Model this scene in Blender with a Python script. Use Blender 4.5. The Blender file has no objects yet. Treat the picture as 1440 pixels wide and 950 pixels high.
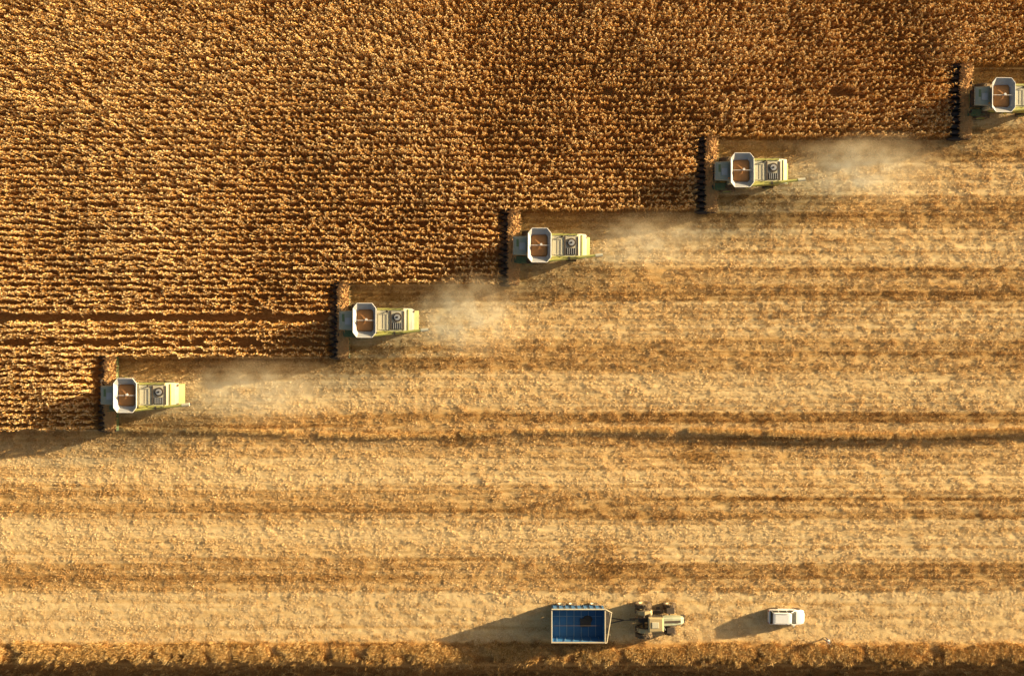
import bpy, bmesh, math, random
import numpy as np
from mathutils import Vector, Matrix, Euler
random.seed(7); RNG=np.random.default_rng(11)
scene=bpy.context.scene
rad=math.radians
SUN_EL=11.5; SUN_AZ=18.0; SUN_STR=15.0; SKY_STR=0.13

# ------------------------------------------------------------------ noise
TAB=RNG.random((256,256))
def vnoise(x,y,s=0):
    x=np.asarray(x,float)+s*17.31; y=np.asarray(y,float)+s*9.77
    xi=np.floor(x).astype(int); yi=np.floor(y).astype(int)
    fx=x-xi; fy=y-yi; fx=fx*fx*(3-2*fx); fy=fy*fy*(3-2*fy)
    a=TAB[xi%256,yi%256]; b=TAB[(xi+1)%256,yi%256]; c=TAB[xi%256,(yi+1)%256]; d=TAB[(xi+1)%256,(yi+1)%256]
    return (a*(1-fx)+b*fx)*(1-fy)+(c*(1-fx)+d*fx)*fy
def fbm(x,y,o=4,s=0):
    r=0;a=.5;t=0
    for i in range(o):
        r=r+a*vnoise(x*2**i,y*2**i,s+i); t+=a; a*=.55
    return r/t
def sstep(a,b,x):
    t=np.clip((x-a)/(b-a),0,1); return t*t*(3-2*t)

# ------------------------------------------------------------------ field layout (metres)
PASS=8.62; ROW=PASS/12; Y0=-10.91
TIPS=[-49.0,-21.5,-1.4,21.9,51.9]           # header tips of the five harvesters
def corn_edge(x):
    x=np.asarray(x,float); e=np.full(x.shape,Y0)
    for i,t in enumerate(TIPS): e=np.where(x>t-.1,Y0+PASS*(i+1),e)
    return e
def ruts(x,y):
    """wheel ruts: harvester tyres in every pass, curved trailer tracks further south"""
    yw=y+.10*np.sin(x/11.)
    t=np.mod(yw-Y0,PASS); r=0
    for c in (PASS/2-1.62,PASS/2+1.62): r=r+np.exp(-((t-c)/.22)**2)*(y>Y0)*.7
    yc=-21.6+3.4*sstep(-4,20,x)-2.2*sstep(28,60,x)
    for c in (-.95,.95): r=r+np.exp(-((y-yc-c)/.2)**2)*sstep(-12,0,x)*.8
    yc=-25.2+.5*np.sin(x/13.)
    for c in (-.95,.95): r=r+np.exp(-((y-yc-c)/.2)**2)*.7
    for yc in (-31.6,-33.4,-34.6,-19.,-16.6): r=r+np.exp(-((y-yc-.25*np.sin(x/10.+yc))/.2)**2)*.7
    return r
def height(x,y):
    h=(fbm(x/2.2,y/.9,3,1)-.5)*.05+(fbm(x/9,y/5,2,5)-.5)*.09+(vnoise(x/.42,y/.36,9)-.5)*.05
    h=h+.02*np.cos(2*np.pi*(y-Y0)/ROW)*(y>-30)-.03*ruts(x,y)
    yc=-11.3+.35*np.sin(x/9.)+.25*(vnoise(x/6,x*0+3.3,3)-.5)
    d=.13+.30*sstep(8,22,x)+.10*sstep(-30,-60,x)
    h=h-d*sstep(0,1.5,yc-y)*(1-sstep(1.8,9,yc-y))
    y2=-38.15+.35*(vnoise(x/7,x*0,2)-.5)*2
    h=h+.22*sstep(-35.9,-37.6,y)
    h=h-3.0*sstep(0,3.2,y2-y)+1.8*sstep(7,12,y2-y)
    fade=1-sstep(100,300,np.hypot(x,y))
    return h*fade
PY=[603,612,628,645,682,691,722,735,783,793,824,836,898,908,960]
PV=[.46,.36,.60,.80,.84,.50,.52,.84,.82,.46,.50,.84,.80,.22,.05]
def straw(x,y):
    yw=y+(fbm(x/24,y/14,2,20)-.5)*.9+.9*np.exp(-((x-20)/10)**2)*sstep(-30,-20,y)*(y<-12)
    t=np.mod((yw-Y0)/PASS,1)
    n=sstep(.16,.27,t)*(1-sstep(.70,.84,t))*.44+.32*np.exp(-((t-.33)/.014)**2)+.38
    n=n+.34*np.exp(-((t-.02)/.016)**2)
    s=np.interp(475-yw*11.8,PY,PV)
    v=np.where(yw>Y0,n,s)
    v=v+(fbm(x/18,y/1.2,4,30)-.5)*.36+(vnoise(x/60,y/.30,40)-.5)*.50+(fbm(x/1.0,y/.7,2,50)-.5)*.18-.22*ruts(x,y)
    for (wx,wy,r) in ((10.5,-24.8,3.0),(-6,-12.0,2.2),(22.6,-14.3,2.0),(11,-27.5,2.0)):
        v=v-.22*np.exp(-(((x-wx)/(r*1.3))**2+((y-wy)/(r*.6))**2))*(.3+1.4*fbm(x/.8,y/.8,2,60))
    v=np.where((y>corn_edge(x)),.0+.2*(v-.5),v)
    return np.clip(v,0,1)

# ------------------------------------------------------------------ material helpers
def newmat(name):
    m=bpy.data.materials.new(name); m.use_nodes=True
    nt=m.node_tree; nt.nodes.clear(); out=nt.nodes.new('ShaderNodeOutputMaterial')
    return m,nt,out
def mixc(nt,f,a,b,mode='MIX'):
    n=nt.nodes.new('ShaderNodeMix'); n.data_type='RGBA'; n.blend_type=mode
    for i,v in ((0,f),(6,a),(7,b)):
        if isinstance(v,(int,float)): n.inputs[i].default_value=v
        elif isinstance(v,tuple): n.inputs[i].default_value=(*v,1)
        else: nt.links.new(v,n.inputs[i])
    return n.outputs[2]
def mth(nt,op,a,b=0.,c=None):
    n=nt.nodes.new('ShaderNodeMath'); n.operation=op
    for i,v in enumerate((a,b) if c is None else (a,b,c)):
        if isinstance(v,(int,float)): n.inputs[i].default_value=v
        else: nt.links.new(v,n.inputs[i])
    return n.outputs[0]
def noise(nt,scale,detail=3,vec=None,rough=.55):
    n=nt.nodes.new('ShaderNodeTexNoise'); n.inputs['Scale'].default_value=scale
    n.inputs['Detail'].default_value=detail; n.inputs['Roughness'].default_value=rough
    if vec is not None: nt.links.new(vec,n.inputs['Vector'])
    return n.outputs['Fac']
def ramp(nt,f,stops):
    n=nt.nodes.new('ShaderNodeValToRGB'); cr=n.color_ramp
    while len(cr.elements)<len(stops): cr.elements.new(.5)
    for e,(p,c) in zip(cr.elements,stops): e.position=p; e.color=(*c,1)
    nt.links.new(f,n.inputs[0]); return n.outputs[0]
def paint(name,col,rough=.45,metal=0.,dust=.35,dustcol=(.42,.30,.16),scale=2.5,spec=.5):
    m,nt,out=newmat(name); b=nt.nodes.new('ShaderNodeBsdfPrincipled')
    tc=nt.nodes.new('ShaderNodeTexCoord')
    f=noise(nt,scale,5,tc.outputs['Object'],.65)
    f=mth(nt,'MULTIPLY',mth(nt,'SMOOTH_MIN',mth(nt,'MAXIMUM',mth(nt,'SUBTRACT',mth(nt,'MULTIPLY',f,2.2),.6),0.),1.,.1),dust)
    c=mixc(nt,f,col,dustcol); nt.links.new(c,b.inputs['Base Color'])
    nt.links.new(mth(nt,'ADD',mth(nt,'MULTIPLY',f,.5),rough),b.inputs['Roughness'])
    b.inputs['Metallic'].default_value=metal; b.inputs['Specular IOR Level'].default_value=spec
    nt.links.new(b.outputs[0],out.inputs[0]); return m
def instattr(nt,name):
    a=nt.nodes.new('ShaderNodeAttribute'); a.attribute_type='INSTANCER'; a.attribute_name=name; return a.outputs['Fac']
def plantmat(name,stops,trans=.25,var='rnd',nscale=3.,isl=.5,nz=.3):
    m,nt,out=newmat(name)
    g=nt.nodes.new('ShaderNodeNewGeometry')
    f=mth(nt,'ADD',instattr(nt,var),mth(nt,'MULTIPLY',mth(nt,'SUBTRACT',noise(nt,nscale,2,g.outputs['Position']),.5),nz))
    f=mth(nt,'ADD',f,mth(nt,'MULTIPLY',mth(nt,'SUBTRACT',g.outputs['Random Per Island'],.5),isl))
    c=ramp(nt,f,stops)
    d=nt.nodes.new('ShaderNodeBsdfDiffuse'); nt.links.new(c,d.inputs[0])
    if trans:
        t=nt.nodes.new('ShaderNodeBsdfTranslucent'); nt.links.new(c,t.inputs[0])
        x=nt.nodes.new('ShaderNodeMixShader'); x.inputs[0].default_value=trans
        nt.links.new(d.outputs[0],x.inputs[1]); nt.links.new(t.outputs[0],x.inputs[2])
        nt.links.new(x.outputs[0],out.inputs[0])
    else: nt.links.new(d.outputs[0],out.inputs[0])
    return m

# ------------------------------------------------------------------ mesh builder
class MB:
    def __init__(s): s.v=[];s.f=[];s.m=[]
    def add(s,vs,fs,mat=0):
        o=len(s.v); s.v+= [tuple(v) for v in vs]; s.f+=[tuple(i+o for i in f) for f in fs]; s.m+=[mat]*len(fs)
    def box(s,c,d,mat=0,rot=None):
        R=Euler(rot).to_matrix() if rot else Matrix.Identity(3)
        vs=[Vector(c)+R@Vector((sx*d[0]/2,sy*d[1]/2,sz*d[2]/2)) for sz in(-1,1) for sx,sy in((-1,-1),(1,-1),(1,1),(-1,1))]
        s.add(vs,[(3,2,1,0),(4,5,6,7),(0,1,5,4),(1,2,6,5),(2,3,7,6),(3,0,4,7)],mat)
    def loft(s,secs,mat=0,caps=True,closed=True):
        n=len(secs[0]); vs=[p for q in secs for p in q]; fs=[]
        for i in range(len(secs)-1):
            for j in range(n if closed else n-1):
                k=(j+1)%n; fs.append((i*n+j,i*n+k,(i+1)*n+k,(i+1)*n+j))
        if caps: fs+= [tuple(range(n))[::-1],tuple((len(secs)-1)*n+j for j in range(n))]
        s.add(vs,fs,mat)
    def cyl(s,p0,p1,r0,r1=None,n=12,mat=0,caps=True):
        r1=r0 if r1 is None else r1; p0=Vector(p0);p1=Vector(p1); d=(p1-p0).normalized()
        a=d.orthogonal().normalized(); b=d.cross(a)
        s.loft([[p+(a*math.cos(2*math.pi*i/n)+b*math.sin(2*math.pi*i/n))*r for i in range(n)] for p,r in((p0,r0),(p1,r1))],mat,caps)
    def wheel(s,c,R,w,tyre=0,hub=1,n=28,lug=True):
        prof=[(-.5,.55),(-.52,.72),(-.5,.92),(-.38,.97),(0,.985),(.38,.97),(.5,.92),(.52,.72),(.5,.55)]
        s.loft([[(c[0]+R*r*math.cos(2*math.pi*i/n),c[1]+w*y,c[2]+R*r*math.sin(2*math.pi*i/n)) for i in range(n)] for y,r in prof],tyre,False)
        prof=[(-.5,.55),(-.40,.50),(-.15,.45),(-.12,.2),(-.3,.18),(-.3,.02),(.3,.02),(.3,.18),(.12,.2),(.15,.45),(.40,.50),(.5,.55)]
        s.loft([[(c[0]+R*r*math.cos(2*math.pi*i/n),c[1]+w*y,c[2]+R*r*math.sin(2*math.pi*i/n)) for i in range(n)] for y,r in prof],hub,False)
        if lug:
            k=20
            for i in range(k):
                for sd in(-1,1):
                    a=2*math.pi*(i+(.5 if sd>0 else 0))/k
                    p=Vector((c[0]+R*.985*math.cos(a),c[1]+sd*w*.24,c[2]+R*.985*math.sin(a)))
                    M=Matrix.Rotation(-a,3,'Y')@Matrix.Rotation(sd*.6,3,'X')
                    vs=[p+M@Vector((x*R*.035,y*w*.27,z*R*.04)) for z in(-1,1) for x,y in((-1,-1),(1,-1),(1,1),(-1,1))]
                    s.add(vs,[(3,2,1,0),(4,5,6,7),(0,1,5,4),(1,2,6,5),(2,3,7,6),(3,0,4,7)],tyre)
    def mesh(s,name,mats,fix=True):
        me=bpy.data.meshes.new(name); me.from_pydata(s.v,[],s.f)
        for m in mats: me.materials.append(m)
        me.polygons.foreach_set('material_index',s.m); me.update()
        if fix:
            bm=bmesh.new(); bm.from_mesh(me); bmesh.ops.recalc_face_normals(bm,faces=bm.faces); bm.to_mesh(me); bm.free()
        return me
    def obj(s,name,mats,parent=None,bevel=0.,smooth=False):
        o=bpy.data.objects.new(name,s.mesh(name,mats)); scene.collection.objects.link(o)
        if parent: o.parent=parent
        if smooth:
            for p in o.data.polygons: p.use_smooth=True
        if bevel:
            b=o.modifiers.new('bevel','BEVEL'); b.width=bevel; b.segments=2; b.limit_method='ANGLE'; b.angle_limit=rad(35)
        return o
def empty(name,loc=(0,0,0),rz=0):
    e=bpy.data.objects.new(name,None); e.location=loc; e.rotation_euler=(0,0,rz); scene.collection.objects.link(e); return e

# ------------------------------------------------------------------ world, sun, camera
w=bpy.data.worlds.new('World'); scene.world=w; w.use_nodes=True; nt=w.node_tree
bg=nt.nodes['Background']; sk=nt.nodes.new('ShaderNodeTexSky'); sk.sky_type='NISHITA'; sk.sun_disc=False
sk.sun_elevation=rad(SUN_EL); sk.sun_rotation=rad(90-SUN_AZ); sk.dust_density=6; sk.air_density=1.0; sk.ozone_density=.3
nt.links.new(sk.outputs[0],bg.inputs[0]); bg.inputs[1].default_value=SKY_STR
sl=bpy.data.lights.new('sun','SUN'); sl.energy=SUN_STR; sl.angle=rad(.5); sl.color=(1,.785,.48)
so=bpy.data.objects.new('sun',sl); scene.collection.objects.link(so)
d=Vector((-math.cos(rad(SUN_AZ))*math.cos(rad(SUN_EL)),-math.sin(rad(SUN_AZ))*math.cos(rad(SUN_EL)),-math.sin(rad(SUN_EL))))
so.rotation_euler=d.to_track_quat('-Z','Y').to_euler(); so.location=(60,30,40)
cam=bpy.data.cameras.new('camera'); co=bpy.data.objects.new('camera',cam); scene.collection.objects.link(co)
co.location=(0,0,110); cam.sensor_width=36; cam.lens=36*110/(1440/11.8); cam.clip_end=8000
scene.camera=co
scene.view_settings.view_transform='Standard'; scene.view_settings.look='None'; scene.view_settings.exposure=0

# ------------------------------------------------------------------ ground
def axis(lo,hi,st,far):
    c=list(np.arange(lo,hi+1e-6,st)); k=st; p=c[-1]; r=[]
    while p<far: k*=1.35; p+=k; r.append(p)
    k=st; p=c[0]; l=[]
    while p>-far: k*=1.35; p-=k; l.append(p)
    return np.array(l[::-1]+c+r)
ax=axis(-70,70,.18,3500); ay=axis(-46,44,.16,3500)
GX,GY=np.meshgrid(ax,ay); nx,ny=len(ax),len(ay)
gx,gy=GX.ravel(),GY.ravel(); gz=height(gx,gy)
me=bpy.data.meshes.new('ground'); N=nx*ny
me.vertices.add(N); me.vertices.foreach_set('co',np.stack([gx,gy,gz],1).ravel())
idx=np.arange(N).reshape(ny,nx); q=np.stack([idx[:-1,:-1],idx[:-1,1:],idx[1:,1:],idx[1:,:-1]],-1).reshape(-1,4)
me.loops.add(q.size); me.loops.foreach_set('vertex_index',q.ravel())
me.polygons.add(len(q)); me.polygons.foreach_set('loop_start',np.arange(len(q))*4); me.polygons.foreach_set('loop_total',np.full(len(q),4))
me.update(); me.validate()
at=me.attributes.new('straw','FLOAT','POINT'); at.data.foreach_set('value',straw(gx,gy).astype(np.float32))
me.polygons.foreach_set('use_smooth',np.ones(len(q),bool))
m,nt,out=newmat('ground_soil_and_chaff')
a=nt.nodes.new('ShaderNodeAttribute'); a.attribute_name='straw'
g=nt.nodes.new('ShaderNodeNewGeometry')
mp=nt.nodes.new('ShaderNodeMapping'); mp.inputs['Scale'].default_value=(.7,1.4,1); nt.links.new(g.outputs['Position'],mp.inputs[0])
n1=noise(nt,5.,6,mp.outputs[0],.8); n2=noise(nt,12.,4,g.outputs['Position'],.7)
f=mth(nt,'ADD',a.outputs['Fac'],mth(nt,'MULTIPLY',mth(nt,'SUBTRACT',n1,.5),1.2)); f=mth(nt,'ADD',f,mth(nt,'MULTIPLY',mth(nt,'SUBTRACT',n2,.5),1.2))
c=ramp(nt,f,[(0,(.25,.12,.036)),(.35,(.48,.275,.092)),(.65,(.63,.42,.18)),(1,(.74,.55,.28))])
b=nt.nodes.new('ShaderNodeBsdfPrincipled'); nt.links.new(c,b.inputs['Base Color']); b.inputs['Roughness'].default_value=1; b.inputs['Specular IOR Level'].default_value=.05
bp=nt.nodes.new('ShaderNodeBump'); bp.inputs['Strength'].default_value=.75; bp.inputs['Distance'].default_value=.05
nt.links.new(mth(nt,'ADD',n1,mth(nt,'MULTIPLY',n2,.6)),bp.inputs['Height']); nt.links.new(bp.outputs[0],b.inputs['Normal'])
nt.links.new(b.outputs[0],out.inputs[0]); me.materials.append(m)
go=bpy.data.objects.new('ground',me); scene.collection.objects.link(go)

# ------------------------------------------------------------------ scatter
def scatter(name,pts,rot,scl,idx,attrs,objs):
    col=bpy.data.collections.new(name+'_parts')
    for o in objs: col.objects.link(o)
    me=bpy.data.meshes.new(name); n=len(pts); me.vertices.add(n); me.vertices.foreach_set('co',np.asarray(pts,np.float32).ravel())
    A=me.attributes.new('rot','FLOAT_VECTOR','POINT'); A.data.foreach_set('vector',np.asarray(rot,np.float32).ravel())
    A=me.attributes.new('scl','FLOAT_VECTOR','POINT'); A.data.foreach_set('vector',np.asarray(scl,np.float32).ravel())
    A=me.attributes.new('idx','INT','POINT'); A.data.foreach_set('value',np.asarray(idx,np.int32))
    for k,v in attrs.items():
        A=me.attributes.new(k,'FLOAT','POINT'); A.data.foreach_set('value',np.asarray(v,np.float32))
    o=bpy.data.objects.new(name,me); scene.collection.objects.link(o)
    ng=bpy.data.node_groups.new(name,'GeometryNodeTree')
    ng.interface.new_socket('Geometry',in_out='INPUT',socket_type='NodeSocketGeometry')
    ng.interface.new_socket('Geometry',in_out='OUTPUT',socket_type='NodeSocketGeometry')
    gi=ng.nodes.new('NodeGroupInput'); gout=ng.nodes.new('NodeGroupOutput')
    ip=ng.nodes.new('GeometryNodeInstanceOnPoints'); ci=ng.nodes.new('GeometryNodeCollectionInfo')
    ci.inputs['Collection'].default_value=col; ci.inputs['Separate Children'].default_value=True; ci.inputs['Reset Children'].default_value=True
    def na(nm,t):
        x=ng.nodes.new('GeometryNodeInputNamedAttribute'); x.data_type=t; x.inputs['Name'].default_value=nm
        return [s for s in x.outputs if s.enabled and s.name=='Attribute'][0]
    L=ng.links.new
    L(gi.outputs[0],ip.inputs['Points']); L(ci.outputs[0],ip.inputs['Instance']); ip.inputs['Pick Instance'].default_value=True
    L(na('idx','INT'),ip.inputs['Instance Index']); L(na('rot','FLOAT_VECTOR'),ip.inputs['Rotation']); L(na('scl','FLOAT_VECTOR'),ip.inputs['Scale'])
    L(ip.outputs[0],gout.inputs[0])
    md=o.modifiers.new('scatter','NODES'); md.node_group=ng
    return o

# --- corn: short row segments, each with six plants
leafM=plantmat('dry_corn_leaf',[(0,(.22,.08,.016)),(.35,(.47,.21,.048)),(.7,(.72,.41,.12)),(1,(.86,.59,.25))],0.,isl=.8)
tasM=plantmat('dry_corn_tassel',[(0,(.72,.45,.16)),(1,(.90,.70,.38))],0.)
stkM=plantmat('dry_corn_stalk',[(0,(.30,.15,.05)),(1,(.62,.40,.16))],0.)
def blade(mb,base,az,pts,wid,mat,tw=0):
    ca,sa=math.cos(az),math.sin(az); vs=[]
    for i,((r,z),w) in enumerate(zip(pts,wid)):
        t=az+math.pi/2+tw*i; 
        c=Vector((base[0]+ca*r,base[1]+sa*r,base[2]+z)); o=Vector((math.cos(t),math.sin(t),.35*math.sin(tw*3+i)))*w/2
        vs+=[c-o,c+o]
    mb.add(vs,[(2*i,2*i+1,2*i+3,2*i+2) for i in range(len(pts)-1)],mat)
SEG=1.6
def corn(i):
    r=random.Random(100+i); mb=MB()
    for p in range(6):
        if r.random()<.05: continue
        X0=-SEG/2+SEG*(p+.5)/6+r.uniform(-.09,.09); Y0_=r.gauss(0,.045)
        H=r.uniform(1.65,2.3)*(.85 if r.random()<.15 else 1)
        lean=(r.gauss(0,.18),r.gauss(0,.14)); P=lambda z:(X0+lean[0]*z/H,Y0_+lean[1]*z/H,z)
        mb.cyl((X0,Y0_,-.1),P(H),.018,.008,4,2,False)
        a0=r.gauss(0,.7)
        n=r.randint(7,9)
        for k in range(n):
            z=.35+(H-.42)*k/(n-1); az=a0+math.pi*(k%2)+r.gauss(0,.4); L=r.uniform(.24,.46)*(1-.40*k/n); dr=r.uniform(.1,.55)
            blade(mb,P(z),az,[(0,0),(L*.35,L*.42),(L*.75,L*.45-dr*.15),(L,L*.1-dr*.5),(L*1.05,-dr)],[.035,.075,.07,.05,.012],0,r.uniform(-.35,.35))
        for k in range(7):
            az=r.uniform(0,6.28); L=r.uniform(.14,.26); u=r.uniform(.3,1.)
            blade(mb,P(H-.03),az,[(0,0),(L*.4*u,L*.7),(L*.95*u,L*(.95-.3*u))],[.03,.045,.025],1,r.uniform(-.4,.4))
        z=r.uniform(.85,1.1); az=a0+r.uniform(-.5,.5); q0=P(z); mb.cyl(q0,(q0[0]+math.cos(az)*.13,q0[1]+math.sin(az)*.13,z-.17),.04,.02,5,1)
    me=mb.mesh('corn_row_%02d'%i,[leafM,tasM,stkM],False); return bpy.data.objects.new('corn_row_%02d'%i,me)
NV=24
protos=[corn(i) for i in range(NV)]
rows=np.arange(Y0+ROW/2,58,ROW); P=[]
for j,y in enumerate(rows):
    tip=200
    for i,t in enumerate(TIPS):
        if y<Y0+PASS*(i+1): tip=t; break
    xr=min(tip-.35,78)-SEG/2
    xs=np.arange(xr,-80,-SEG*.985); ys=np.full(len(xs),y)+.04*np.sin(xs/7+j*.8)+RNG.normal(0,.012,len(xs))
    P.append(np.stack([xs,ys],1))
P=np.concatenate(P); x,y=P[:,0],P[:,1]
w1=1.95+.42*np.sin((x+60)/14.)+.3*vnoise(x/5,x*0,70); w2=-.25+.15*np.sin(x/6)
gap=((np.abs(y-w1)<.5)|((np.abs(y-w2)<.36)&(RNG.random(len(x))<.7)))&(x<-21)
gap|=(np.abs(y-28.9-.2*np.sin(x/5))<.35)&(x>10)&(RNG.random(len(x))<.35)
P=P[~gap]; x,y=P[:,0],P[:,1]; n=len(x)
big=fbm(x/14,y/9,3,90); med=vnoise(x/2.,y/1.6,91)
sc=(1.02+.26*(big-.5)+.18*(med-.5))*RNG.uniform(.93,1.07,n)
rot=np.stack([RNG.normal(0,.03,n),RNG.normal(0,.015,n),RNG.normal(0,.012,n)+np.pi*RNG.integers(0,2,n)],1)
scl=np.stack([np.ones(n),RNG.uniform(.85,1.1,n),sc],1)
scatter('corn_crop',np.stack([x,y,height(x,y)],1),rot,scl,RNG.integers(0,NV,n),{'rnd':np.clip(.60-.0022*x+RNG.normal(0,.08,n)+(big-.5)*.7+(med-.5)*.3,.1,.98)},protos)
print('corn segs',n)

# --- stubble and chaff litter: patches one row wide
litM=plantmat('straw_litter',[(0,(.26,.125,.038)),(.3,(.50,.285,.095)),(.6,(.71,.475,.205)),(1,(.85,.66,.36))],0.,'straw',1.5,isl=.75)
PL=1.1
def clump(i):
    r=random.Random(300+i); mb=MB()
    for g_ in range(20):
        cx,cy=r.uniform(-PL/2,PL/2),r.uniform(-ROW/2,ROW/2); hh=r.uniform(.2,1.)**2
        for k in range(6):
            px,py=cx+r.gauss(0,.07),cy+r.gauss(0,.06); az=r.uniform(0,6.28); L=r.uniform(.07,.26); up=r.uniform(.0,.15)*hh; w_=r.uniform(.02,.05)
            blade(mb,(px,py,.0+r.uniform(0,.08)*hh),az,[(0,0),(L*.5,up),(L,up*r.uniform(-.1,1.2))],[w_,w_,w_*.5],0,r.uniform(-.4,.4))
    for k in range(26):
        px,py=r.uniform(-PL/2,PL/2),r.uniform(-ROW/2,ROW/2); az=r.uniform(0,6.28); L=r.uniform(.08,.3)
        blade(mb,(px,py,.015),az,[(0,0),(L,r.uniform(0,.05))],[.03,.02],0,0)
    for k in range(5):
        px,py=-PL/2+PL*(k+.5)/5+r.uniform(-.08,.08),r.gauss(0,.04); mb.cyl((px,py,-.05),(px+r.uniform(-.05,.05),py+r.uniform(-.04,.04),r.uniform(.12,.25)),.02,.015,4,0)
    me=mb.mesh('litter_patch_%02d'%i,[litM],False); return bpy.data.objects.new('litter_patch_%02d'%i,me)
NL=24; cl=[clump(i) for i in range(NL)]
gx_,gy_=np.meshgrid(np.arange(-70,70,PL*.93),np.arange(Y0-ROW*.5-ROW*46,36,ROW)); x=gx_.ravel()+RNG.uniform(-.45,.45,gx_.size); y=gy_.ravel()+RNG.normal(0,.04,gx_.size)
y=np.where(y<-30,y+RNG.uniform(-.3,.3,len(y)),y)
incorn=y>corn_edge(x+.5); keep=(~incorn)&((y>-36.6)|(RNG.random(len(x))<.5))
track=(y<-30.6)&(y>-36.4); keep&=(~track)|(RNG.random(len(x))<.85)
keep&=RNG.random(len(x))<.95
x,y=x[keep],y[keep]; n=len(x); track=track[keep]
sv=straw(x,y); zs=RNG.uniform(.6,1.3,n)*(1.25-.45*sv)*np.where(track,.55,1)*(.8+.5*fbm(x/1.8,y/1.2,2,77))
scatter('corn_stubble_and_chaff',np.stack([x,y,height(x,y)],1),np.stack([RNG.normal(0,.03,n),RNG.normal(0,.03,n),RNG.normal(0,.05,n)+np.pi*RNG.integers(0,2,n)],1),
    np.stack([RNG.uniform(.9,1.12,n),RNG.uniform(.9,1.15,n),zs],1),RNG.integers(0,NL,n),{'straw':np.clip(sv+RNG.normal(0,.05,n),0,1)},cl)
print('litter',n)

# --- dry grass: verge at the bottom, ragged line on the terrace, weeds
grM=plantmat('dry_grass_blade',[(0,(.20,.11,.03)),(.35,(.48,.27,.08)),(.7,(.70,.44,.16)),(1,(.80,.58,.26))],0.,'rnd',1.)
def tuft(i):
    r=random.Random(500+i); mb=MB()
    for k in range(30):
        px,py=r.gauss(0,.13),r.gauss(0,.13); az=r.uniform(0,6.28); L=r.uniform(.1,.35); h=r.uniform(.2,.6)
        blade(mb,(px,py,-.03),az,[(0,0),(L*.35,h*.6),(L,h*r.uniform(.7,1.))],[.026,.024,.008],0,r.uniform(-.3,.3))
    me=mb.mesh('grass_tuft_%d'%i,[grM],False); return bpy.data.objects.new('grass_tuft_%d'%i,me)
tf=[tuft(i) for i in range(8)]
n=12500; x=RNG.uniform(-70,70,n); y=-37.3+RNG.normal(0,.55,n)
y=np.where(RNG.random(n)<.16,RNG.uniform(-46,-38,n),y)
k=(y<-36.0-1.1*(vnoise(x/3,x*0,14)))&(fbm(x/1.6,y/1.0,2,15)>.36); x,y=x[k],y[k]
n2=5200; x2=RNG.uniform(-48,70,n2); yc=-11.25+.35*np.sin(x2/9.)+.25*(vnoise(x2/6,x2*0+3.3,3)-.5); y2=yc+RNG.normal(0,.10,n2)
k=(RNG.random(n2)<.35+.65*sstep(8,20,x2))&(vnoise(x2/1.3,x2*0,16)>.22); x2,y2=x2[k],y2[k]
n3=360; a=RNG.integers(0,4,n3); W=np.array([(10.5,-24.8,2.6),(-6,-12.2,1.3),(22.6,-14.3,1.4),(11,-27.5,1.8)])[a]
x3=W[:,0]+RNG.normal(0,1,n3)*W[:,2]; y3=W[:,1]+RNG.normal(0,1,n3)*W[:,2]*.5
s1=RNG.uniform(.6,1.3,len(x)); s2=RNG.uniform(.45,.95,len(x2)); s3=RNG.uniform(.2,.45,n3)
X=np.concatenate([x,x2,x3]); Y=np.concatenate([y,y2,y3]); S=np.concatenate([s1,s2,s3]); n=len(X)
R_=np.concatenate([RNG.uniform(.2,1,len(x)),RNG.uniform(.6,1.1,len(x2)),RNG.uniform(0,.5,n3)])
scatter('dry_grass',np.stack([X,Y,height(X,Y)],1),np.stack([RNG.normal(0,.1,n),RNG.normal(0,.1,n),RNG.uniform(0,6.28,n)],1),
    np.stack([S,S,S*RNG.uniform(.8,1.2,n)],1),RNG.integers(0,8,n),{'rnd':R_},tf)

# ------------------------------------------------------------------ dust clouds hanging behind the harvesters
def dust(x0,y0,L,W,dens,seed):
    me=bpy.data.meshes.new('dust_cloud'); bm=bmesh.new(); bmesh.ops.create_uvsphere(bm,u_segments=20,v_segments=12,radius=1); bm.to_mesh(me); bm.free()
    o=bpy.data.objects.new('dust_cloud',me); scene.collection.objects.link(o)
    o.location=(x0+L*.5,y0,3.0); o.scale=(L*.5,W*.5,2.9)
    m,nt,out=newmat('airborne_dust'); tc=nt.nodes.new('ShaderNodeTexCoord'); sp=nt.nodes.new('ShaderNodeSeparateXYZ'); nt.links.new(tc.outputs['Object'],sp.inputs[0])
    ln=nt.nodes.new('ShaderNodeVectorMath'); ln.operation='LENGTH'; nt.links.new(tc.outputs['Object'],ln.inputs[0])
    fall=mth(nt,'POWER',mth(nt,'MAXIMUM',mth(nt,'SUBTRACT',1.,ln.outputs['Value']),0.),1.0)
    ahead=mth(nt,'SUBTRACT',1.3,sp.outputs[0])
    mp=nt.nodes.new('ShaderNodeMapping'); mp.inputs['Scale'].default_value=(2.6,1.7,1); mp.inputs['Location'].default_value=(seed*3.1,seed,0); mp.inputs['Rotation'].default_value=(0,0,.5); nt.links.new(tc.outputs['Object'],mp.inputs[0])
    nz=mth(nt,'MAXIMUM',mth(nt,'MULTIPLY',mth(nt,'SUBTRACT',noise(nt,1.7,4,mp.outputs[0],.62),.38),4.5),0.)
    den=mth(nt,'MULTIPLY',mth(nt,'MULTIPLY',mth(nt,'MULTIPLY',fall,ahead),nz),dens)
    v=nt.nodes.new('ShaderNodeVolumeScatter'); v.inputs['Color'].default_value=(1.,.80,.50,1); v.inputs['Anisotropy'].default_value=0; nt.links.new(den,v.inputs['Density'])
    nt.links.new(v.outputs[0],out.inputs['Volume']); me.materials.append(m); return o
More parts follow.
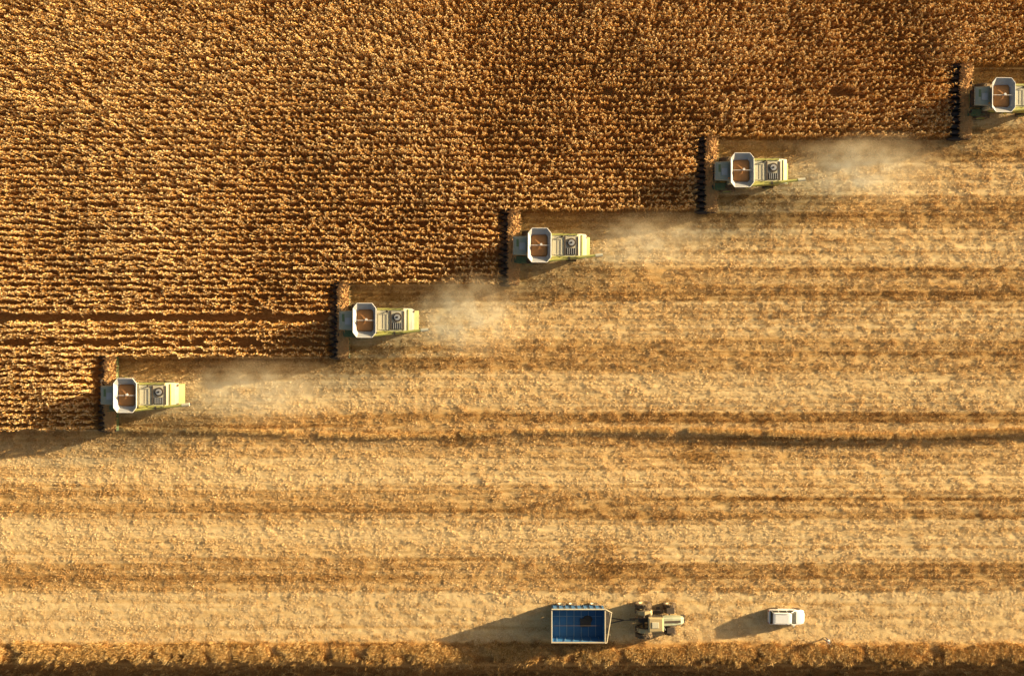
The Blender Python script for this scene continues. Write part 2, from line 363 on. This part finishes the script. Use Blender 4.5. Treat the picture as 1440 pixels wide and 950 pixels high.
for i,(L,W,D) in enumerate(((22,8.5,.17),(16,11,.25),(18,8,.16),(21,9,.25),(12,8,.18))):
    dust(TIPS[i]+9.6,Y0+PASS*(i+.56),L,W,D,i+1)

# ------------------------------------------------------------------ vehicle materials
white=paint('dusty_cream_paint',(.66,.62,.44),.4,0,.4,(.50,.38,.20))
lime=paint('lime_green_paint',(.42,.43,.08),.4,0,.5,(.50,.40,.18))
green=paint('dark_green_paint',(.05,.14,.05),.45,0,.45)
grey=paint('grey_cab_roof',(.28,.33,.27),.5,0,.45,(.38,.30,.18))
steel=paint('galvanised_steel',(.40,.43,.45),.45,.2,.4)
rimw=paint('white_tank_frame',(.76,.76,.72),.4,0,.25)
black=paint('black_header_plastic',(.014,.013,.014),.5,0,.15,(.16,.10,.05))
dark=paint('dark_metal',(.05,.045,.04),.6,.2,.5,(.22,.14,.07))
tyre=paint('dusty_tyre',(.035,.03,.027),.9,0,.9,(.30,.20,.10))
glass=paint('dark_glass',(.02,.03,.035),.08,0,.12)
grain=paint('corn_grain',(.48,.20,.06),.8,0,.6,(.55,.29,.10),9)
chaffm=paint('chaff_residue',(.58,.29,.09),.95,0,.9,(.76,.50,.21),6)
red=paint('red_lens',(.45,.03,.02),.3,0,.1); amber=paint('amber_beacon',(.8,.3,.02),.3,0,.1)
VM=[white,lime,green,grey,steel,black,dark,tyre,glass,grain,chaffm,red,amber,rimw]
(WH,LI,GR,GY_,ST,BK,DK,TY,GL,GN_,CH,RD,AM,RW)=range(14)

# ------------------------------------------------------------------ combine harvester (forward = +x, left = +y)
def oct_(x0,x1,hy,ch,z): return [(x0,-hy+ch,z),(x0+ch*.8,-hy,z),(x1-ch*.8,-hy,z),(x1,-hy+ch,z),(x1,hy-ch,z),(x1-ch*.8,hy,z),(x0+ch*.8,hy,z),(x0,hy-ch,z)]
def build_combine():
    E=empty('combine_harvester')
    b=MB()  # body
    prof=[(-5.3,1.35),(-4.2,.95),(.9,.95),(1.2,1.5),(1.2,2.9),(-4.6,2.9),(-5.6,2.35)]
    b.loft([[(x,s,z) for x,z in prof] for s in(-1.32,1.32)],WH)
    b.box((-2.1,1.345,1.75),(5.6,.05,1.0),LI); b.box((-2.1,-1.345,1.75),(5.6,.05,1.0),LI)
    for s in(-1,1):
        for x in(-4.2,-2.9,-1.6,-.3): b.box((x,s*1.375,1.75),(.04,.03,1.0),DK)
        b.box((-2.0,s*1.38,1.1),(5.2,.06,.12),DK)
    b.obj('body',VM,E,.03)
    b=MB()  # engine deck
    b.loft([[(-5.0,s*1.0,2.9),(-1.36,s*1.0,2.9),(-1.36,s*1.0,3.45),(-4.4,s*1.0,3.42),(-5.5,s*1.0,3.0)] for s in(-1.42,1.42)],WH)
    b.obj('engine_hood',VM,E,.06)
    b=MB()
    b.box((-2.95,1.32,3.47),(3.0,.24,.05),LI); b.box((-2.95,-1.32,3.47),(3.0,.24,.05),LI)
    b.box((-5.0,0,3.25),(.16,2.6,.06),LI,(0,-.36,0))
    # radiator intake, grilles, exhaust, rails
    b.cyl((-3.75,-.38,3.42),(-3.75,-.38,3.56),.54,n=28,mat=DK); b.cyl((-3.75,-.38,3.56),(-3.75,-.38,3.60),.34,n=28,mat=ST); b.cyl((-3.75,-.38,3.6),(-3.75,-.38,3.64),.12,n=12,mat=BK)
    b.box((-3.75,.62,3.48),(1.15,.75,.07),DK)
    for i in range(5): b.box((-4.2+i*.22,.62,3.53),(.06,.7,.04),ST)
    b.box((-3.0,.0,3.5),(.16,2.2,.08),DK); b.box((-4.5,0,3.44),(.14,2.2,.06),DK)
    b.box((-2.1,.1,3.48),(1.1,1.9,.05),WH); b.box((-2.1,.1,3.515),(.04,1.7,.02),DK)
    b.cyl((-2.6,-1.05,3.4),(-2.6,-1.05,4.0),.09,n=10,mat=DK); b.cyl((-2.6,-1.05,4.0),(-2.8,-1.05,4.12),.08,n=10,mat=DK)
    for y in(1.38,-1.38):
        b.cyl((-4.5,y,3.95),(-2.9,y,3.95),.03,n=6,mat=DK)
        for x in(-4.5,-3.7,-2.9): b.cyl((x,y,3.45),(x,y,3.95),.025,n=6,mat=DK)
    b.cyl((-4.5,-1.38,3.95),(-4.5,1.38,3.95),.03,n=6,mat=DK)
    b.obj('engine_deck_fittings',VM,E,.012)
    b=MB()  # grain tank
    b.loft([oct_(-1.25,1.15,1.38,.2,2.7),oct_(-1.25,1.15,1.4,.2,3.26)],WH,True)
    lo=oct_(-.92,.80,1.10,.15,3.28); hi=oct_(-1.36,1.26,1.95,.55,4.02)
    lo2=[(x*.97,y*.97,z+.03) for x,y,z in lo]; hi2=[(x*.965,y*.97,z) for x,y,z in hi]
    b.loft([lo,hi,hi2,lo2],ST,False); b.obj('grain_tank',VM,E)
    b=MB()
    for i in range(8):
        b.cyl([c_+k_ for c_,k_ in zip(lo[i],(0,0,.04))],hi[i],.035,n=6,mat=RW); b.cyl(hi[i],hi[(i+1)%8],.045,n=6,mat=RW)
    b.cyl((-1.3,0,3.95),(1.2,0,3.95),.03,n=6,mat=RW)
    b.obj('grain_tank_frame',VM,E)
    b=MB(); rings=[]
    for k,(rr,z) in enumerate([(1.0,3.48),(.8,3.56),(.5,3.70),(.22,3.80),(.04,3.84)]):
        rings.append([((x+.05)*rr*.98-.05,y*rr*.98,z+.03*math.sin(i*2.1+k)) for i,(x,y,_) in enumerate(oct_(-1.04,.94,1.32,.2,0))])
    b.loft(rings,GN_,True); b.obj('grain_heap',VM,E,smooth=True)
    b=MB(); b.cyl((.1,.1,3.3),(-.25,-.1,3.95),.10,n=12,mat=ST); b.cyl((-.25,-.1,3.9),(-.25,-.1,4.02),.14,n=12,mat=RW); b.obj('filling_auger',VM,E)
    b=MB()  # cab
    def rect(x0,x1,hy,z): return [(x0,-hy,z),(x1,-hy*.94,z),(x1,hy*.94,z),(x0,hy,z)]
    b.loft([rect(1.3,2.75,.95,1.75),rect(1.3,3.0,1.0,2.3),rect(1.3,2.85,.95,3.3)],GL)
    b.loft([rect(1.28,2.6,.9,1.5),rect(1.28,2.8,.97,1.78)],LI)
    for x in(1.35,2.8):
        for s in(-1,1): b.cyl((x,s*.97,1.8),(x,s*.93,3.3),.05,n=6,mat=DK)
    b.obj('cab',VM,E,.03)
    b=MB(); b.loft([rect(1.22,2.9,1.1,3.3),rect(1.2,3.0,1.14,3.38),rect(1.25,2.9,1.05,3.52),rect(1.5,2.6,.8,3.58)],GY_)
    b.box((1.9,.1,3.6),(.7,.8,.06),ST); b.box((2.45,-.3,3.56),(.3,.9,.05),GR); b.cyl((1.4,.85,3.5),(1.4,.85,3.75),.07,n=10,mat=AM)
    for y in(-.8,-.5,.5,.8): b.box((2.96,y,3.4),(.08,.18,.12),ST)
    b.obj('cab_roof',VM,E,.03)
    b=MB()
    for s in(-1,1):
        b.cyl((2.9,s*1.0,3.25),(3.15,s*1.65,3.1),.025,n=6,mat=DK); b.box((3.15,s*1.68,2.85),(.06,.28,.55),BK)
    b.box((1.95,1.5,1.72),(1.3,.85,.06),GR)           # platform
    for x in(1.4,1.95,2.55): b.cyl((x,1.9,1.72),(x,1.9,2.75),.025,n=6,mat=GR)
    b.cyl((1.4,1.9,2.75),(2.55,1.9,2.75),.025,n=6,mat=GR)
    for i in range(5): b.box((2.72+i*.09,1.5,1.5-i*.28),(.22,.6,.04),GR)
    b.cyl((2.65,1.2,1.6),(3.1,1.2,.3),.03,n=6,mat=GR); b.cyl((2.65,1.8,1.6),(3.1,1.8,.3),.03,n=6,mat=GR)
    b.obj('ladder_and_platform',VM,E)
    b=MB()  # feeder house
    b.loft([[(.9,-.75,1.1),(.9,.75,1.1),(.9,.75,1.9),(.9,-.75,1.9)],[(2.6,-.8,.35),(2.6,.8,.35),(2.6,.8,1.15),(2.6,-.8,1.15)]],GR)
    b.obj('feeder_house',VM,E,.03)
    b=MB()
    for s in(-1,1):
        b.wheel((1.0,s*1.62,.93),.93,.72,TY,LI); b.wheel((-3.9,s*1.35,.62),.62,.42,TY,LI,20)
    b.cyl((1.0,-1.5,.93),(1.0,1.5,.93),.14,n=8,mat=DK); b.cyl((-3.9,-1.3,.62),(-3.9,1.3,.62),.1,n=8,mat=DK)
    b.obj('wheels',VM,E)
    b=MB()  # unloading auger folded back along the left side
    b.cyl((-.9,1.72,2.6),(-.9,1.72,3.75),.22,n=14,mat=LI)
    b.cyl((-.9,1.74,3.75),(-6.9,1.08,3.72),.17,.16,14,LI); b.cyl((-3.4,1.47,3.74),(-3.6,1.45,3.74),.2,n=14,mat=DK)
    b.cyl((-6.5,1.12,3.72),(-7.35,1.03,3.68),.19,.2,14,WH); b.cyl((-7.15,1.05,3.66),(-7.3,1.03,3.25),.17,.15,12,BK)
    b.obj('unloading_auger',VM,E,smooth=False)
    b=MB()  # straw chopper
    b.loft([[(-4.9,s,1.9),(-5.5,s,2.2),(-6.05,s,1.5),(-5.9,s,.95),(-5.0,s,1.0)] for s in(-1.2,1.2)],LI)
    for i in range(9): b.box((-6.1,-1.0+i*.25,1.05),(.5,.03,.22),DK,(0,.3,(i-4)*.1))
    for s in(-1,1): b.box((-5.62,s*1.1,2.45),(.06,.22,.14),RD)
    b.obj('straw_chopper',VM,E,.02)
    # corn header
    b=MB(); hw=4.36
    b.box((2.30,0,.62),(.12,2*hw,.75),GR); b.box((2.30,0,1.03),(.16,2*hw,.07),BK)
    b.loft([[(2.36,s,.3),(2.36,s,.42),(3.5,s,.55),(3.5,s,.40)] for s in(-hw,hw)],DK)
    for s in(-1,1): b.loft([[(2.25,s*hw,.2),(2.25,s*hw,1.1),(3.3,s*hw,1.1),(3.9,s*hw,.7),(3.9,s*hw,.25)],[(2.25,s*(hw+.1),.2),(2.25,s*(hw+.1),1.1),(3.3,s*(hw+.1),1.1),(3.9,s*(hw+.1),.7),(3.9,s*(hw+.1),.25)]],BK)
    b.obj('header_frame',VM,E,.02)
    b=MB(); b.cyl((2.85,-hw,.74),(2.85,hw,.74),.15,n=12,mat=DK)
    nseg=260
    for side in(-1,1):
        vs=[];fs=[]
        for i in range(nseg+1):
            y=side*(.5+(hw-.55)*i/nseg); a=side*i/nseg*2*math.pi*9
            for r_ in(.15,.32): vs.append((2.85+r_*math.cos(a),y,.74+r_*math.sin(a)))
        for i in range(nseg): fs.append((2*i,2*i+1,2*i+3,2*i+2))
        b.add(vs,fs,DK)
    b.obj('header_auger',VM,E)
    b=MB(); rr=random.Random(5)   # cut leaves and stalks heaped in the trough
    for i in range(2800):
        y=rr.uniform(-hw+.05,hw-.05); x=rr.uniform(2.35,3.42); bulk=.55+.45*math.sin(y*2.3)*math.sin(y*.9+1)
        z=.95+.75*bulk*rr.random()*max(0,1-abs(x-2.8)*.8)+.1; az=rr.uniform(0,6.28); L=rr.uniform(.15,.5)
        blade(b,(x,y,z),az,[(0,0),(L*.5,rr.uniform(0,.16)),(L,rr.uniform(-.08,.14))],[.06,.08,.03],CH,rr.uniform(-.4,.4))
    b.obj('cut_leaves',VM,E)
    b=MB()
    for i in range(13):
        y=-6*ROW+i*ROW; e=.30
        S=[]
        for x,hy,zt,zb in((3.3,e,1.05,.5),(3.85,e,1.02,.35),(4.25,e*.85,.80,.2),(4.72,e*.22,.30,.12)):
            S.append([(x,y-hy,zb),(x,y-hy*.8,zt*.85),(x,y,zt),(x,y+hy*.8,zt*.85),(x,y+hy,zb)])
        b.loft(S,BK)
    for i in range(12):
        y=-5.5*ROW+i*ROW
        for s in(-1,1): b.box((3.75,y+s*.07,.46),(.8,.04,.06),BK,(0,.18,0))
        b.box((3.65,y,.38),(.9,.3,.04),BK)
    b.obj('row_dividers',VM,E,.015)
    return E
def dup(E,loc,rz):
    e=E.copy(); scene.collection.objects.link(e); e.location=loc; e.rotation_euler=(0,0,rz)
    for c in [c for c in scene.objects if c.parent==E]:
        k=c.copy(); scene.collection.objects.link(k); k.parent=e
    return e
C0=build_combine(); C0.location=(TIPS[0]+4.5,Y0+PASS*.5,0); C0.rotation_euler=(0,0,math.pi)
for i in range(1,5): dup(C0,(TIPS[i]+4.5,Y0+PASS*(i+.5),0),math.pi+random.uniform(-.01,.01))

# ------------------------------------------------------------------ tractor (forward +x)
khaki=paint('dusty_khaki_paint',(.52,.40,.19),.5,0,.5); sage=paint('dusty_sage_paint',(.36,.42,.30),.45,0,.45)
TM=[khaki,sage,tyre,glass,dark,white,lime,steel]
E=empty('tractor',(17.2,-33.2,-.02),0.02)
b=MB()
for s in(-1,1):
    b.wheel((-1.65,s*1.05,1.0),1.0,.5,2,0); b.wheel((-1.65,s*1.75,1.0),1.0,.5,2,0)
    b.wheel((1.45,s*1.0,.75),.75,.42,2,0,24); b.wheel((1.45,s*1.58,.75),.75,.42,2,0,24)
b.cyl((-1.65,-1.9,1.0),(-1.65,1.9,1.0),.13,n=10,mat=4); b.cyl((1.45,-1.7,.75),(1.45,1.7,.75),.1,n=10,mat=4)
b.obj('wheels',TM,E)
b=MB()
def rc(x,hy,z0,z1,c=.1): return [(x,-hy,z0),(x,-hy,z1-c),(x,-hy+c,z1),(x,hy-c,z1),(x,hy,z1-c),(x,hy,z0)]
b.loft([rc(.35,.52,1.1,2.15),rc(1.6,.50,1.05,2.05),rc(2.6,.44,1.0,1.88),rc(2.95,.36,1.0,1.65)],1)
b.box((1.6,0,2.07),(1.9,.28,.04),4,(0,.06,0))
b.obj('hood',TM,E,.03)
b=MB(); b.box((0,0,.95),(4.6,.55,.5),4); b.box((3.0,0,.85),(.45,.9,.5),4); b.box((.0,.95,1.0),(1.2,.4,.5),4); b.box((.0,-.95,1.0),(1.2,.4,.5),4); b.box((-2.7,0,.6),(1.2,.12,.12),4)
b.obj('chassis',TM,E,.03)
b=MB()
b.loft([[(-1.25,-.78,1.5),(.35,-.7,1.5),(.35,.7,1.5),(-1.25,.78,1.5)],[(-1.35,-.88,2.1),(.42,-.78,2.1),(.42,.78,2.1),(-1.35,.88,2.1)],[(-1.2,-.8,2.95),(.2,-.72,2.95),(.2,.72,2.95),(-1.2,.8,2.95)]],3)
for x,y in((-1.32,.86),(-1.32,-.86),(.38,.76),(.38,-.76)): b.cyl((x,y,1.5),(x*.9,y*.93,2.95),.05,n=6,mat=4)
b.obj('cab',TM,E,.02)
b=MB(); b.loft([[(-1.4,-.88,2.95),(.35,-.82,2.95),(.35,.82,2.95),(-1.4,.88,2.95)],[(-1.42,-.9,3.06),(.4,-.84,3.06),(.4,.84,3.06),(-1.42,.9,3.06)],[(-1.25,-.72,3.17),(.2,-.68,3.17),(.2,.68,3.17),(-1.25,.72,3.17)]],0)
b.box((-.6,0,3.19),(.8,.7,.05),5)
b.obj('cab_roof',TM,E,.03)
b=MB()
for s in(-1,1):
    pr=[(-2.55,1.45),(-2.2,1.95),(-1.65,2.12),(-1.0,2.0),(-.7,1.6)]
    b.loft([[(x,s*.80,z) for x,z in pr]+[(x,s*.80,z-.05) for x,z in pr[::-1]],[(x,s*1.3,z) for x,z in pr]+[(x,s*1.3,z-.05) for x,z in pr[::-1]]],0)
    b.box((1.45,s*1.15,1.58),(.9,.7,.04),4)
    b.cyl((.3,s*.8,2.6),(.5,s*1.35,2.5),.02,n=6,mat=4); b.box((.5,s*1.4,2.35),(.05,.2,.4),4)
    b.box((3.0,s*.2,1.45),(.06,.16,.12),7)
b.cyl((.55,-.62,1.6),(.55,-.62,3.0),.06,n=10,mat=7)
for i in range(3): b.box((.1,1.1+.08*i,1.3-.3*i),(.4,.25,.04),4)
b.obj('fenders_and_fittings',TM,E,.01)

# ------------------------------------------------------------------ grain trailer
blue=paint('blue_trailer_paint',(.035,.17,.37),.45,0,.3,(.16,.20,.22),1.2); bluef=paint('blue_trailer_floor',(.03,.15,.32),.6,0,.5,(.08,.12,.16),.8)
tan=paint('worn_rim_paint',(.58,.50,.34),.5,0,.3); paleb=paint('scuffed_pale_blue_rib',(.22,.36,.46),.5,0,.4)
RM=[blue,tan,tyre,dark,white,bluef,paleb]
E=empty('grain_trailer',(7.7,-33.4,0),0)
b=MB(); hx,hy=3.05,1.9
b.box((0,0,1.22),(2*hx,2*hy,.08),5)
for s in(-1,1):
    b.loft([[(-hx,s*(hy-.12),1.26),(hx,s*(hy-.12),1.26),(hx,s*(hy-.06),1.26),(-hx,s*(hy-.06),1.26)],[(-hx,s*(hy-.06),2.85),(hx,s*(hy-.06),2.85),(hx,s*hy,2.85),(-hx,s*hy,2.85)]],0)
    b.box((s*(hx-.03),0,2.05),(.06,2*hy-.2,1.58),0)
    for i in range(9): b.box((-hx+.2+i*.71,s*(hy-.0),2.03),(.09,.10,1.55),0)
    for i in range(6): b.box((-hx+.6+i*.98,s*(hy-.16),2.03),(.05,.05,1.5),6)
b.obj('body',RM,E,.01)
b=MB()
for s in(-1,1):
    b.box((0,s*(hy+.0),2.9),(2*hx+.24,.14,.12),1); b.box((s*(hx+.05),0,2.905),(.14,2*hy-.16,.12),1)
b.obj('rim',RM,E,.02)
b=MB()
for x in(-2.1,-1.25,-.4,.45,1.3,2.15): b.box((x,0,1.285),(.07,2*hy-.3,.05),6)
b.box((0,.65,1.28),(2*hx-.3,.05,.03),6)
b.box((.95,-.05,1.36),(1.25,.95,.14),3,(0,0,.05)); b.cyl((-2.9,0,2.75),(2.9,0,2.75),.025,n=6,mat=3)
b.loft([[(1.2+.6*math.cos(a*.785)*r_,.3+.5*math.sin(a*.785)*r_,z) for a in range(8)] for r_,z in((1,1.30),(.5,1.42),(.05,1.47))],3)
b.obj('floor_ribs_and_residue',RM,E)
b=MB()
b.box((0,.6,.95),(2*hx-.2,.18,.4),3); b.box((0,-.6,.95),(2*hx-.2,.18,.4),3)
for x in(-1.9,-.6,1.95):
    for s in(-1,1): b.wheel((x,s*1.72,.62),.62,.5,2,4,22)
    b.cyl((x,-1.7,.62),(x,1.7,.62),.09,n=8,mat=3)
b.cyl((2.4,.6,.9),(5.6,.0,.62),.07,n=8,mat=3); b.cyl((2.4,-.6,.9),(5.6,0,.62),.07,n=8,mat=3); b.cyl((5.5,0,.62),(6.9,0,.62),.05,n=8,mat=3)
b.obj('running_gear',RM,E)
b=MB() # tarp roll arms and front platform
b.cyl((3.15,1.95,2.95),(3.85,1.55,2.9),.06,n=6,mat=1); b.cyl((3.85,1.6,2.9),(3.3,-1.9,2.9),.07,n=6,mat=1); b.cyl((3.1,-1.95,2.95),(3.35,-1.9,2.9),.06,n=6,mat=1)
b.box((3.45,.1,1.9),(.55,2.6,.05),3)
for y in(-1.1,.0,1.2): b.cyl((3.7,y,1.9),(3.7,y,2.8),.025,n=6,mat=1)
b.cyl((-3.1,1.98,2.99),(3.1,1.98,2.99),.07,n=8,mat=4)
b.obj('tarp_arm_and_platform',RM,E)

# ------------------------------------------------------------------ white car (forward +x)
cwhite=paint('white_car_paint',(.80,.80,.78),.25,0,.12); CM=[cwhite,glass,tyre,dark,red,steel]
E=empty('white_estate_car',(32.5,-33.0,-.02),-.02)
b=MB()
def cs(x,hw,zb,zt,cr=.08): return [(x,-hw*.92,zb),(x,-hw,zb+.18),(x,-hw,zt-.18),(x,-hw*.93,zt-.03),(x,-hw*.6,zt+cr*.4),(x,hw*.6,zt+cr*.4),(x,hw*.93,zt-.03),(x,hw,zt-.18),(x,hw,zb+.18),(x,hw*.92,zb)]
b.loft([cs(-2.16,.74,.45,.88),cs(-2.08,.82,.30,.95),cs(-1.6,.89,.24,.98),cs(-.6,.91,.22,.97),cs(.7,.91,.22,.95),cs(1.1,.90,.22,.94),cs(1.7,.86,.24,.83),cs(2.02,.78,.28,.72),cs(2.15,.66,.38,.62)],0)
b.obj('body',CM,E,.03,True)
b=MB()
def gh(z,x0,x1,hw): return [(x0,-hw*.9,z),(x0+.15,-hw,z),(x1-.3,-hw,z),(x1,-hw*.8,z),(x1,hw*.8,z),(x1-.3,hw,z),(x0+.15,hw,z),(x0,hw*.9,z)]
b.loft([gh(.93,-2.02,1.15,.84),gh(1.38,-1.78,.42,.68)],1)
b.obj('windows',CM,E,.015)
b=MB(); b.loft([gh(1.375,-1.80,.44,.695),gh(1.44,-1.74,.30,.66),gh(1.475,-1.5,.05,.5)],0)
for s in(-1,1):
    for x0,x1 in((-1.98,-1.77),(-1.1,-1.08),(-.1,-.12),(1.0,.38)): b.cyl((x0,s*.845,.93),(x1,s*.69,1.39),.035,n=6,mat=0)
    b.cyl((-1.6,s*.58,1.53),(.0,s*.58,1.53),.025,n=6,mat=5)
    for x in(-1.6,-.8,0): b.cyl((x,s*.58,1.45),(x,s*.58,1.53),.02,n=6,mat=5)
    b.loft([[(.72,s*.9,.95),(.86,s*.9,.95),(.86,s*.9,1.07),(.72,s*.9,1.07)],[(.74,s*1.06,.97),(.84,s*1.06,.97),(.84,s*1.06,1.07),(.74,s*1.06,1.07)]],0)
b.obj('roof_and_pillars',CM,E,.01)
b=MB()
for s in(-1,1):
    b.wheel((-1.32,s*.80,.33),.33,.21,2,5,24,False); b.wheel((1.32,s*.80,.33),.33,.21,2,5,24,False)
    b.box((2.03,s*.58,.64),(.2,.26,.1),5); b.box((-2.12,s*.68,.78),(.12,.16,.2),4)
    for x in(-1.32,1.32): b.cyl((x,s*.84,.36),(x,s*.912,.36),.40,n=20,mat=3)
b.box((2.13,0,.45),(.06,.9,.16),3); b.box((-.0,0,.22),(3.6,1.5,.06),3)
b.obj('wheels_and_lamps',CM,E)

# ------------------------------------------------------------------ person
def person(loc,rz):
    E=empty('person',loc,rz)
    m,nt,out=newmat('person_clothes_and_skin'); b_=nt.nodes.new('ShaderNodeBsdfPrincipled'); b_.inputs['Roughness'].default_value=.8
    tc=nt.nodes.new('ShaderNodeTexCoord'); sp=nt.nodes.new('ShaderNodeSeparateXYZ'); nt.links.new(tc.outputs['Object'],sp.inputs[0])
    X_,Y_,Z_=sp.outputs; aY=mth(nt,'ABSOLUTE',Y_)
    c=mixc(nt,mth(nt,'GREATER_THAN',Z_,.98),(.04,.07,.15),(.72,.72,.70))
    c=mixc(nt,mth(nt,'LESS_THAN',Z_,.09),c,(.05,.035,.025))
    c=mixc(nt,mth(nt,'MULTIPLY',mth(nt,'GREATER_THAN',aY,.205),mth(nt,'LESS_THAN',Z_,1.2)),c,(.52,.30,.20))
    c=mixc(nt,mth(nt,'GREATER_THAN',Z_,1.47),c,(.52,.30,.20))
    nt.links.new(c,b_.inputs['Base Color']); nt.links.new(b_.outputs[0],out.inputs[0])
    V=[];Ed=[];R=[]
    def v(p,r,par=None):
        V.append(p);R.append(r); 
        if par is not None: Ed.append((par,len(V)-1))
        return len(V)-1
    pel=v((0,0,.96),(.15,.12)); wa=v((0,0,1.1),(.145,.11),pel); ch=v((.01,0,1.28),(.165,.12),wa); sh=v((0,0,1.42),(.11,.09),ch); nk=v((.01,0,1.5),(.06,.06),sh); v((.02,0,1.58),(.055,.055),nk)
    for s in(-1,1):
        h=v((0,s*.10,.90),(.095,.095),pel); k=v((.03+.04*s,s*.12,.50),(.062,.062),h); an=v((.0+.08*s,s*.13,.10),(.042,.042),k); ft=v((.06+.08*s,s*.135,.045),(.045,.04),an); v((.18+.08*s,s*.14,.035),(.035,.03),ft)
        a=v((0,s*.19,1.40),(.06,.06),sh); e=v((-.02,s*.25,1.13),(.043,.043),a); v((.08,s*.27,.88),(.028,.028),e)
    def skinobj(name,V,Ed,R,mat,sub=2):
        me=bpy.data.meshes.new(name); me.from_pydata(V,Ed,[]); o=bpy.data.objects.new(name,me); scene.collection.objects.link(o); o.parent=E
        me.materials.append(mat)
        sm=o.modifiers.new('skin','SKIN'); sm.use_smooth_shade=True
        if not me.skin_vertices: 
            bm=bmesh.new(); bm.from_mesh(me); bm.verts.layers.skin.verify(); bm.to_mesh(me); bm.free()
        for i,r in enumerate(R): me.skin_vertices[0].data[i].radius=r
        me.skin_vertices[0].data[0].use_root=True
        ss=o.modifiers.new('sub','SUBSURF'); ss.levels=sub; ss.render_levels=sub
        return o
    skinobj('body',V,Ed,R,m)
    skin=paint('skin',(.52,.30,.20),.6,0,0); hairm=paint('brown_hair',(.06,.035,.02),.8,0,0); eye=paint('eye_dark',(.03,.02,.02),.3,0,0); lip=paint('lips',(.42,.16,.13),.6,0,0)
    for s in(-1,1):
        V=[(.08,s*.27,.885),(.10,s*.27,.84),(.115,s*.27,.80)];Ed=[(0,1),(1,2)];R=[(.024,.018),(.035,.016),(.034,.014)]
        for i,(dx,L) in enumerate(((-.027,.060),(-.009,.072),(.009,.078),(.027,.070))):
            p=2; 
            for t in(.35,.7,1.): V.append((.115+dx*1.1+.01*t,s*(.27-.03*t*t),.80-L*t)); R.append((.009,.009)); Ed.append((p,len(V)-1)); p=len(V)-1
        p=1
        for q_ in((.14,s*.25,.825),(.152,s*.24,.795),(.155,s*.235,.77)): V.append(q_); R.append((.01,.01)); Ed.append((p,len(V)-1)); p=len(V)-1
        skinobj('hand',V,Ed,R,skin,1)
    bm=bmesh.new(); bmesh.ops.create_uvsphere(bm,u_segments=24,v_segments=16,radius=1)
    for q_ in bm.verts:
        x,y,z=q_.co; j=1-.22*max(0,-z); n_=.022*math.exp(-((y/.16)**2+((z+.12)/.2)**2)) if x>.5 else 0
        q_.co=(x*.098*(1 if x<0 else .93)+n_+.02, y*.076*j, z*.118+1.655)
    me=bpy.data.meshes.new('head'); bm.to_mesh(me); bm.free(); me.materials.append(skin); o=bpy.data.objects.new('head',me); scene.collection.objects.link(o); o.parent=E
    for p in me.polygons: p.use_smooth=True
    b=MB()
    for s in(-1,1):
        b.cyl((.098,s*.030,1.655),(.106,s*.030,1.655),.011,.006,10,1); b.box((.10,s*.030,1.678),(.012,.034,.006),0); 
        b.loft([[(.02,s*.072,1.63),(.04,s*.072,1.64),(.04,s*.072,1.68),(.01,s*.072,1.685)],[(.0,s*.088,1.635),(.025,s*.09,1.645),(.02,s*.09,1.68),(-.005,s*.09,1.69)]],3)
    b.box((.104,0,1.598),(.012,.045,.010),2); b.obj('face_details',[hairm,eye,lip,skin],E)
    bm=bmesh.new(); bmesh.ops.create_uvsphere(bm,u_segments=24,v_segments=16,radius=1)
    bmesh.ops.delete(bm,geom=[q_ for q_ in bm.verts if q_.co.z<-.35 or (q_.co.x>.35 and q_.co.z<.42)],context='VERTS')
    for q_ in bm.verts:
        x,y,z=q_.co; k=1+.03*math.sin(x*9)*math.sin(y*11); q_.co=(x*.106*k+.015,y*.084*k,z*.125*k+1.66)
    me=bpy.data.meshes.new('hair'); bm.to_mesh(me); bm.free(); me.materials.append(hairm); o=bpy.data.objects.new('hair',me); scene.collection.objects.link(o); o.parent=E
    return E
px_,py_=37.3,-35.75
person((px_,py_,float(height(np.array([px_]),np.array([py_]))[0])+.01),rad(160))
